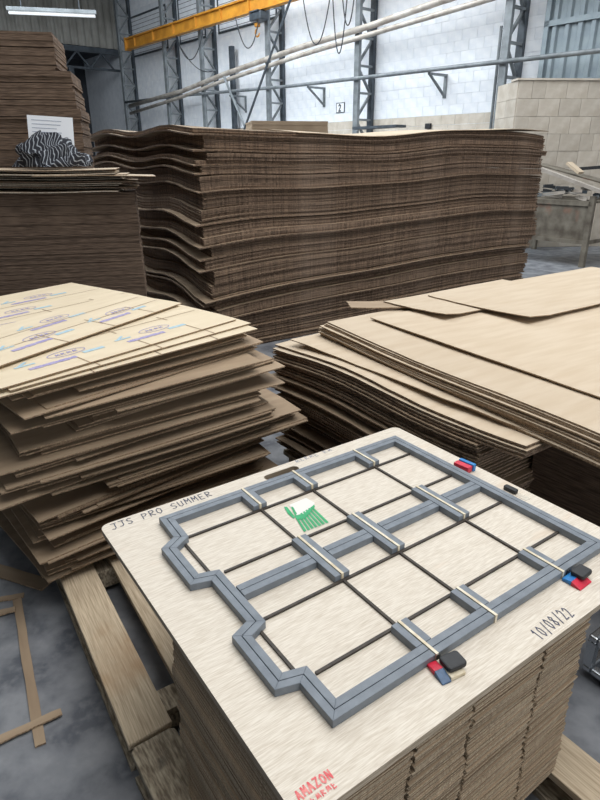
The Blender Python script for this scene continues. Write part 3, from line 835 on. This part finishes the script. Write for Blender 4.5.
for (A_, B_) in ((rings[0], rings[1]), (rings[2], rings[3])):
    n = len(OUT)
    for i in range(n):
        j = (i + 1) % n
        a0, a1, c1, c0 = A_[i], A_[j], B_[j], B_[i]
        if (i == 0 or i == n - 2):        # the long near and far sides are cut where the cream rules cross
            xs = [m_ for m_ in SP]
            lo_, hi_ = (a1, a0) if a1.x < a0.x else (a0, a1); lo2, hi2 = (c1, c0) if c1.x < c0.x else (c0, c1)
            ya, yb = lo_.y, lo2.y
            cur = (Vector(lo_), Vector(lo2))
            for m_ in xs:
                strip([cur[0], (m_ - .0045, ya), (m_ - .0045, yb), cur[1]]); cur = (Vector((m_ + .0045, ya)), Vector((m_ + .0045, yb)))
            strip([cur[0], hi_, hi2, cur[1]])
        else: strip([a0, a1, c1, c0])
bi = rings[3]; bfar = -1.444 + .0372; bnear = -.615 - .0372; ain = 1.452 - .0375; al = .503 + .0375
# rows of flap spurs with a cream rule in each
for m_ in SP:
    for (b0, b1, c0, c1) in ((bfar + .0005, L1 - .004, -1.444, L1 - .003), (L2 + .004, L3 - .004, L2 + .003, L3 - .003), (L4 + .004, bnear - .0005, L4 + .003, -.613)):
        for s in (-1, 1):
            strip([(m_ + s * .0045, b0), (m_ + s * .0235, b0), (m_ + s * .0235, b1), (m_ + s * .0045, b1)], 'spur_strip')
        strip([(m_ - .0036, c0), (m_ + .0036, c0), (m_ + .0036, c1), (m_ - .0036, c1)], 'cream_rule', M_cream, F1 + .002, 0)
# double bar across the middle
xs = [al - .001] + [v for m_ in SP for v in (m_ - .0242, m_ + .0242)] + [ain]
for i in range(0, len(xs), 2):
    for (b0, b1) in ((-1.051, -1.031), (-1.0295, -1.0095)):
        strip([(xs[i] + .001, b0), (xs[i + 1] - .001, b0), (xs[i + 1] - .001, b1), (xs[i] + .001, b1)], 'middle_strip')
# dark creasing rules between the panels
def rule(a0, a1, b0, b1): strip([(a0, b0), (a1, b0), (a1, b1), (a0, b1)], 'dark_rule', M_rule, BT + .006, 0)
hw = .0036
rule(.522, ain - .001, L1 - hw, L1 + hw); rule(al + .012, ain - .001, L2 - hw, L2 + hw)
rule(.530, ain - .001, L3 - hw, L3 + hw); rule(al + .012, ain - .001, L4 - hw, L4 + hw)
for (b0, b1) in ((L1, L2), (L3, L4)):
    for m_ in SP: rule(m_ - hw, m_ + hw, b0 + .0035, b1 - .0035)
    rule(.520 - hw, .520 + hw, b0 + .0045, b1 - .008)
# writing on the board
def write(txt, a, b, h, wd, mt, nm, **k):
    mb = strokes(txt, la(a), lb(b), h, wd, **k)
    o = mb.build(nm, mt, parent=TB, loc=(0, 0, BT + .0006)); return o
for w_, a_, n_ in (('JJS', .378, 3), ('PRO', .472, 3), ('SUMMER', .566, 6)): write(w_, a_, -1.492, .030, .0236 * n_, M_ink, 'handwriting', thick=.10, jit=.07, slant=.05)
write('~_^~_ ^~', 1.045, -1.512, .022, .165, M_inkf, 'faint_handwriting', thick=.10, jit=.07)
write('10/08/22', 1.018, -.522, .031, .138, M_ink, 'handwritten_date', thick=.085, jit=.07, slant=.05, seed=4)
write('AMAZON', .374, -.541, .017, .076, M_inkr, 'red_stamp', thick=.2, jit=.06, slant=0)
write('_~^~_', .390, -.524, .011, .055, M_inkr, 'red_stamp_line', thick=.2, jit=.08, slant=0)
tag(TB, 'pale plywood template board with a grey strip frame and pen writing', 'template board')
# green printed sticker
GSZ = .7008
M_curl = mat('sticker_white', srgb(226, 224, 218), rough=.6)
ge = empty('green_sticker', zplane(306, 517, GSZ), YAW)
def gl(u, v, dz=0):
    p = zplane(u, v, GSZ) - zplane(306, 517, GSZ); return (p.dot(AX), -p.dot(BX), dz)
MB().add([gl(u, v, .0006) for u, v in ((289, 505), (296, 515), (304, 517), (311, 511), (315, 503), (306, 498))], [(5, 4, 3, 2, 1, 0)]).build('white_curl', M_curl, parent=ge)
G = MB()
G.add([gl(284, 507, .001), gl(287, 507, .001), gl(295, 517, .001), gl(294, 519, .001), gl(288, 514, .001)], [(0, 1, 2, 3, 4)])
G.add([gl(291, 507, .001), gl(293, 507, .001), gl(297, 514, .001), gl(295, 516, .001)], [(0, 1, 2, 3)])
top0, top1 = (295, 517), (313, 506); bo0, bo1 = (304, 532), (330, 522)
nst = 7
def lerp2(p, q, f): return (p[0] + (q[0] - p[0]) * f, p[1] + (q[1] - p[1]) * f)
for i in range(nst):
    f0 = i / nst; f1 = (i + .66) / nst
    G.add([gl(*lerp2(top0, top1, f0), .001), gl(*lerp2(bo0, bo1, f0), .001), gl(*lerp2(bo0, bo1, f1), .001), gl(*lerp2(top0, top1, f1), .001)], [(0, 1, 2, 3)])
G.add([gl(295, 516, .0016), gl(304, 514, .0016), gl(314, 505, .0016), gl(315, 507, .0016), gl(305, 519, .0016), gl(297, 520, .0016)], [(0, 1, 2, 3, 4, 5)])
G.build('green_print', M_green, parent=ge)
tag(ge, 'small white sticker with a green striped emblem on the board', 'sticker')
# tape tabs with black caps
def tab(loc, rz, label, back, front, mid=None):
    e = empty('tape_tab', loc, rz)
    x1 = .026 if mid is None else -.008
    if mid: MB().box(-.0078, .034, -.060, -.002, 0, .010).build('pale_tape', mid, parent=e, bevel=.002)
    for y0, y1, h0, h1, mt, nm in ((0, -.030, .008, .014, back, 'back_tape'), (-.0302, -.062, .014, .003, front, 'front_tape')):
        MB().add([(-.034, y0, 0), (x1, y0, 0), (x1, y1, 0), (-.034, y1, 0), (-.034, y0, h0), (x1, y0, h0), (x1, y1, h1), (-.034, y1, h1)],
                 [(0, 1, 2, 3), (7, 6, 5, 4), (0, 4, 5, 1), (1, 5, 6, 2), (2, 6, 7, 3), (3, 7, 4, 0)]).build(nm, mt, parent=e, bevel=.002)
    MB().prism(rrect(-.027, .027, -.022, .022, .009, 4), 0, .014).build('black_cap', M_black, parent=e, loc=(.020, -.028, .012 if mid is None else .0105), bevel=.004)
    MB().box(-.006, .006, .0, .012, .002, .02).build('rule_clip', M_black, parent=e)
    tag(e, label, 'tab', 'tape tabs around the grey frame'); return e
ZB = .7003
_t = tab(AB(1.268, -.612, ZB), YAW + R(2), 'blue and red taped tab with black cap near the right front corner', M_bluet, M_red); _t.scale = (.9, .82, .9)
_t = tab(AB(.786, -.612, ZB), YAW - R(10), 'red and navy taped tab with black cap at the front frame middle', M_red, M_navy, M_cream); _t.scale = (.9, .9, .9)
e = empty('tape_tab', AB(1.487, -1.142, ZB), YAW - R(84))
MB().box(-.03, .03, -.018, .008, 0, .022).build('red_tape', M_red, parent=e, bevel=.003)
MB().box(-.028, .034, .0082, .024, 0, .026).build('blue_tape', M_bluet, parent=e, bevel=.003)
tag(e, 'red taped block with a blue back on the far right margin', 'tab', 'tape tabs around the grey frame')
e = empty('black_clip', AB(1.497, -.957, ZB), YAW - R(88))
MB().prism(rrect(-.023, .023, -.010, .010, .006, 4), 0, .014).build('clip_body', M_black, parent=e, bevel=.003)
MB().box(.025, .065, -.012, .012, 0, .0012).build('clear_tape', M_clear, parent=e)
tag(e, 'small black rubber clip with clear tape on the right margin', 'clip')

# =================================================================== RIGHT-HAND PILES
rg = random.Random(31)
RN = 46; rz0, rz1 = .135, .792; rdz = (rz1 - rz0) / RN
pa_ = AB(1.63, -1.03)
ly = 0
for i in range(RN):
    f = i / (RN - 1)
    if i % 6 == 0: off = rg.uniform(-.02, .04); ob = rg.uniform(-.05, .05)
    a0 = off + rg.uniform(-.012, .02) + (.05 if f < .55 else -.01) * (1 if rg.random() < .8 else 0)
    if f > .72: a0 = rg.uniform(-.012, .012)
    bb = ob + rg.uniform(-.02, .02) - (.10 if .3 < f < .6 else 0)
    am = .006 + .006 * f; ph = 1.3 + f * 1.5
    zf = lambda x, y, am=am, ph=ph: am * math.sin(y * 5.2 + ph) * math.exp(-x / .5) - .008 * math.exp(-x / .12) * (0.3 + y / 1.6) - .012 * math.exp(-max(0, 1.55 - y) / .25)
    me = sheet_mesh('cardboard_sheet', a0, 1.7, bb * .3 + (.17 if f < .93 else -.02), 1.55 + bb * .5, .0065, 6, 16, zf, (M_kraft if i > RN - 4 else M_kraftb, M_edgeg), jag=.003, seed=400 + i)
    o = obj('cardboard_sheet', me, None, Vector((pa_.x, pa_.y, rz0 + .036 + i * rdz * .957)), YAW + rg.uniform(-.008, .008))
    tag(o, 'curled cardboard sheet in the lower stack right of the wavy stack', 'cardboard', 'sheets of the lower right stack')
# tongue sheet
zf = lambda x, y: .004 - .03 * max(0, -y - .05)
me = sheet_mesh('cardboard_sheet', .10, 1.5, -.10, 1.45, .005, 8, 12, zf, (M_kraft, M_edge), jag=.006, seed=77)
o = obj('cardboard_sheet', me, None, Vector((pa_.x, pa_.y, .7985)), YAW + .03)
tag(o, 'tan cardboard sheet topping the lower right stack with a drooping front tip', 'cardboard')
ab_pallet([1.66, 2.1, 2.5, 3.1], .13, -2.55, -1.21, .134, 'wooden pallet in the dark below the right cardboard stacks', [M_woodw], [.03, .6, 1.2])
# upper wide sheets
o = layered(1.3, .32, .66, 90, .01, .01, None, 12).build('gap_shading_stack', M_stackl, loc=AB(1.95, -.85, .0), rz=YAW)  # added stack that blocks light from the gap below the upper sheets
tag(o, 'added dark cardboard stack shading the gap under the right pile', 'cardboard stack', kind='stuff')
UO = AB(1.80, -2.47); ua = math.atan2(-(AB(1.80, -2.47) - AB(1.66, -.70)).x, (AB(1.80, -2.47) - AB(1.66, -.70)).y)
UN = 13; uz = .790
ud = AB(1.705, -.55)
for i in range(UN):
    zf = lambda x, y: -.012 * math.exp(-x / .18) - .006 * math.exp(-x / .5) + .006 * math.sin(y * 4) * math.exp(-x / .3) + .018 * math.exp(-max(0, 1.95 - y) / .2) * 0
    a0 = .0015 * i - .02 + rg.uniform(-.010, .010)
    me = sheet_mesh('cardboard_sheet', a0, 2.55, .22 + rg.uniform(-.02, .02), 1.92 + rg.uniform(-.015, .015) - .004 * i, .0055, 9, 14, zf, (M_kraft, M_edge), jag=.002, seed=500 + i)
    o = obj('cardboard_sheet', me, None, Vector((ud.x, ud.y, uz + .016 + i * .0076)), YAW - R(4.6) + rg.uniform(-.006, .006))
    tag(o, 'wide tan cardboard sheet in the upper layer of the right stack', 'cardboard', 'wide sheets of the upper right stack')
ztop = uz + .016 + UN * .0076
def top_sheet(corner, ang, L_, D_, z, label, mt=M_kraft, curl=.012):
    zf = lambda x, y: curl * math.exp(-x / .10) * math.exp(-abs(y) / .2) + .004
    me = sheet_mesh('cardboard_sheet', 0, L_, 0, D_, .005, 10, 10, zf, (mt, M_edge), jag=.004, seed=int(L_ * 97))
    o = obj('cardboard_sheet', me, None, (corner[0], corner[1], z), ang); tag(o, label, 'cardboard', 'loose sheets topping the right stack'); return o
c = AB(1.965, -.75)
top_sheet((c.x, c.y), YAW - R(3.5), 2.2, 1.54, ztop - .004, 'tan cardboard sheet with a long dark edge line on the right stack', curl=0)
c = AB(2.08, -2.47); top_sheet((c.x, c.y), YAW - R(30), .62, .16, ztop + .005, 'small brown cardboard piece at the back left corner of the right stack', M_kraftb, .006)
c = AB(2.33, -2.01); top_sheet((c.x, c.y), YAW + R(1), 1.1, .46, ztop + .011, 'cardboard sheet overlapped by the last one on the right stack', M_kraft, .02)
c = AB(2.61, -1.71); top_sheet((c.x, c.y), YAW + R(-1), 1.7, .70, ztop + .018, 'topmost cardboard sheet with a lifted front corner on the right stack', M_kraft, .02)
# pen-like straw scraps
for (u, v, lb_) in ((340, 343, 'thin straw scraps on the lower right stack'),):
    sc = MB(); p = zplane(u, v, .812)
    for i in range(9):
        a = rnd(-.4, .8); l = rnd(.04, .10); q = p + Vector((rnd(-.05, .05), rnd(-.04, .04), .004))
        sc.tube([q, q + Vector((math.cos(a) * l, math.sin(a) * l, .004))], .0016, 4)
    o = sc.build('straw_scraps', M_edgeg); tag(o, lb_, 'scraps', kind='stuff')

# =================================================================== FLOOR SCRAPS
def floor_strip(p, q, wd, label, th=.006, z0=.001):
    p = zplane(*p, 0); q = zplane(*q, 0); d = q - p; L_ = d.length; a = math.atan2(d.y, d.x)
    rgx = random.Random(int(L_ * 999)); N_ = 8
    pts = [(L_ * i / N_, -wd / 2 + rgx.uniform(-.002, .002)) for i in range(N_ + 1)] + [(L_ * i / N_, wd / 2 + rgx.uniform(-.002, .002)) for i in range(N_, -1, -1)]
    o = MB().prism(pts, 0, th, 0, 1).build('cardboard_strip', M_kraftb, M_edge, loc=(p.x, p.y, z0), rz=a); tag(o, label, 'cardboard strip', 'strips on the floor'); return o
floor_strip((17, 600), (41, 746), .032, 'long narrow cardboard strip lying lengthwise on the concrete floor')
floor_strip((-12, 748), (62, 714), .028, 'cardboard strip crossing the end of the long one', z0=.0085)
floor_strip((-10, 602), (24, 596), .028, 'short cardboard strip at the far end of the long one')
floor_strip((-10, 618), (16, 611), .030, 'short cardboard strip just below another at the left edge', z0=.0085)
o = floor_strip((-20, 566), (48, 586), .07, 'broad cardboard offcut on the floor below the ragged pile')

# =================================================================== BENCH WITH STEEL OFFCUTS AT RIGHT
bz = 1.02; bo_ = Vector((4.62, 9.75, 0)); bang = math.atan2(.77, -.64)
be_ = empty('metal_bench', bo_, bang)       # local x runs back to the left, local y = (-.77,-.64) => depth towards -y
L_ = 1.6; DP = 1.3
for (x, y) in ((0, 0), (L_, 0), (0, -DP), (L_, -DP)): MB().box(x - .03, x + .05, y - .05, y + .03, 0, bz + (.08 if x == 0 and y == 0 else 0)).build('leg', M_rust, parent=be_)
MB().box(.05, L_ - .03, -.02, .0, .42, bz - .07).build('front_panel', M_rust, parent=be_)
MB().box(.05, L_ - .03, -.03, .03, .36, .42).build('lower_rail', M_rust, parent=be_)
MB().box(.0, L_ + .02, -.03, .03, bz - .07, bz).build('upper_rail', M_rust, parent=be_)
MB().box(.0, L_ + .02, -DP, -.031, bz - .03, bz).build('bench_top', M_rust, parent=be_)
MB().box(-.02, .0, -DP, -.05, .36, .42).build('side_rail', M_rust, parent=be_)
tag(be_, 'worn steel bench with a stained front panel at the right edge', 'bench')
o = MB().bar(cap_pt(541, 169, 10.3), cap_pt(640, 206, 9.3), .12, .05).build('steel_channel', M_galv); tag(o, 'long pale steel channel lying sloped across the bench', 'channel')
o = MB().bar(cap_pt(541, 164, 11.0), cap_pt(640, 192, 10.1), .75, .02).build('steel_plate', M_rust); tag(o, 'grey steel plate behind the sloped channel', 'plate')
o = MB().bar(cap_pt(569, 163, 10.4), cap_pt(581, 173, 10.2), .14, .04).build('wood_scrap', M_kraft); tag(o, 'small tan wood piece on top of the sloped channel', 'scrap')
o = MB().bar(cap_pt(577, 169, 10.6), cap_pt(640, 164, 10.4), .05, .05).build('dark_bar', M_black); tag(o, 'black bar lying across the scrap at the right edge', 'bar')
rgs = random.Random(9)
for i in range(26):
    u, v = rgs.uniform(545, 592), 190 + rgs.uniform(-2, 4)
    x = rgs.uniform(.12, 1.4); y = rgs.uniform(-1.0, -.06); a = rgs.uniform(-.6, .6); l = rgs.uniform(.15, .4)
    b = MB(); b.box(-l / 2, l / 2, -.03, .03, 0, .008).box(-l / 2, l / 2, -.03, -.022, .008, .05)
    o = b.build('steel_offcut', (M_galv, M_steeld, M_steel, M_black)[i % 4], loc=be_.matrix_world @ Vector((0, 0, 0)))
    loc = bo_ + Vector((math.cos(bang), math.sin(bang), 0)) * x + Vector((-math.sin(bang), math.cos(bang), 0)) * y
    o.location = (loc.x, loc.y, bz + .012 + .026 * (i % 6)); o.rotation_euler = (rgs.uniform(-.1, .1), rgs.uniform(-.15, .15), bang + a)
    tag(o, 'short steel angle offcut heaped on the bench', 'offcut', 'steel offcuts on the bench')
# bright trolley corner at the right edge
te = empty('metal_trolley', AB(1.70, -.70, 0), YAW)
for (z0, z1) in ((.03, .055), (.16, .185)):
    MB().box(0, .7, -.02, .01, z0, z1).build('rail', M_chrome, parent=te, bevel=.006); MB().box(0, .03, -.7, -.021, z0, z1).build('rail', M_chrome, parent=te, bevel=.006)
MB().box(0, .03, -.02, .01, .0555, .1595).build('post', M_chrome, parent=te)
MB().box(.031, .7, -.7, -.021, .035, .045).build('tray', M_dark, parent=te)
for x, y in ((.05, -.05), (.6, -.05), (.05, -.6), (.6, -.6)): MB().tube([(x, y, .0), (x, y, .034)], .02, 10).build('foot', M_black, parent=te)
tag(te, 'low bright metal trolley corner on the floor at the right edge', 'trolley')
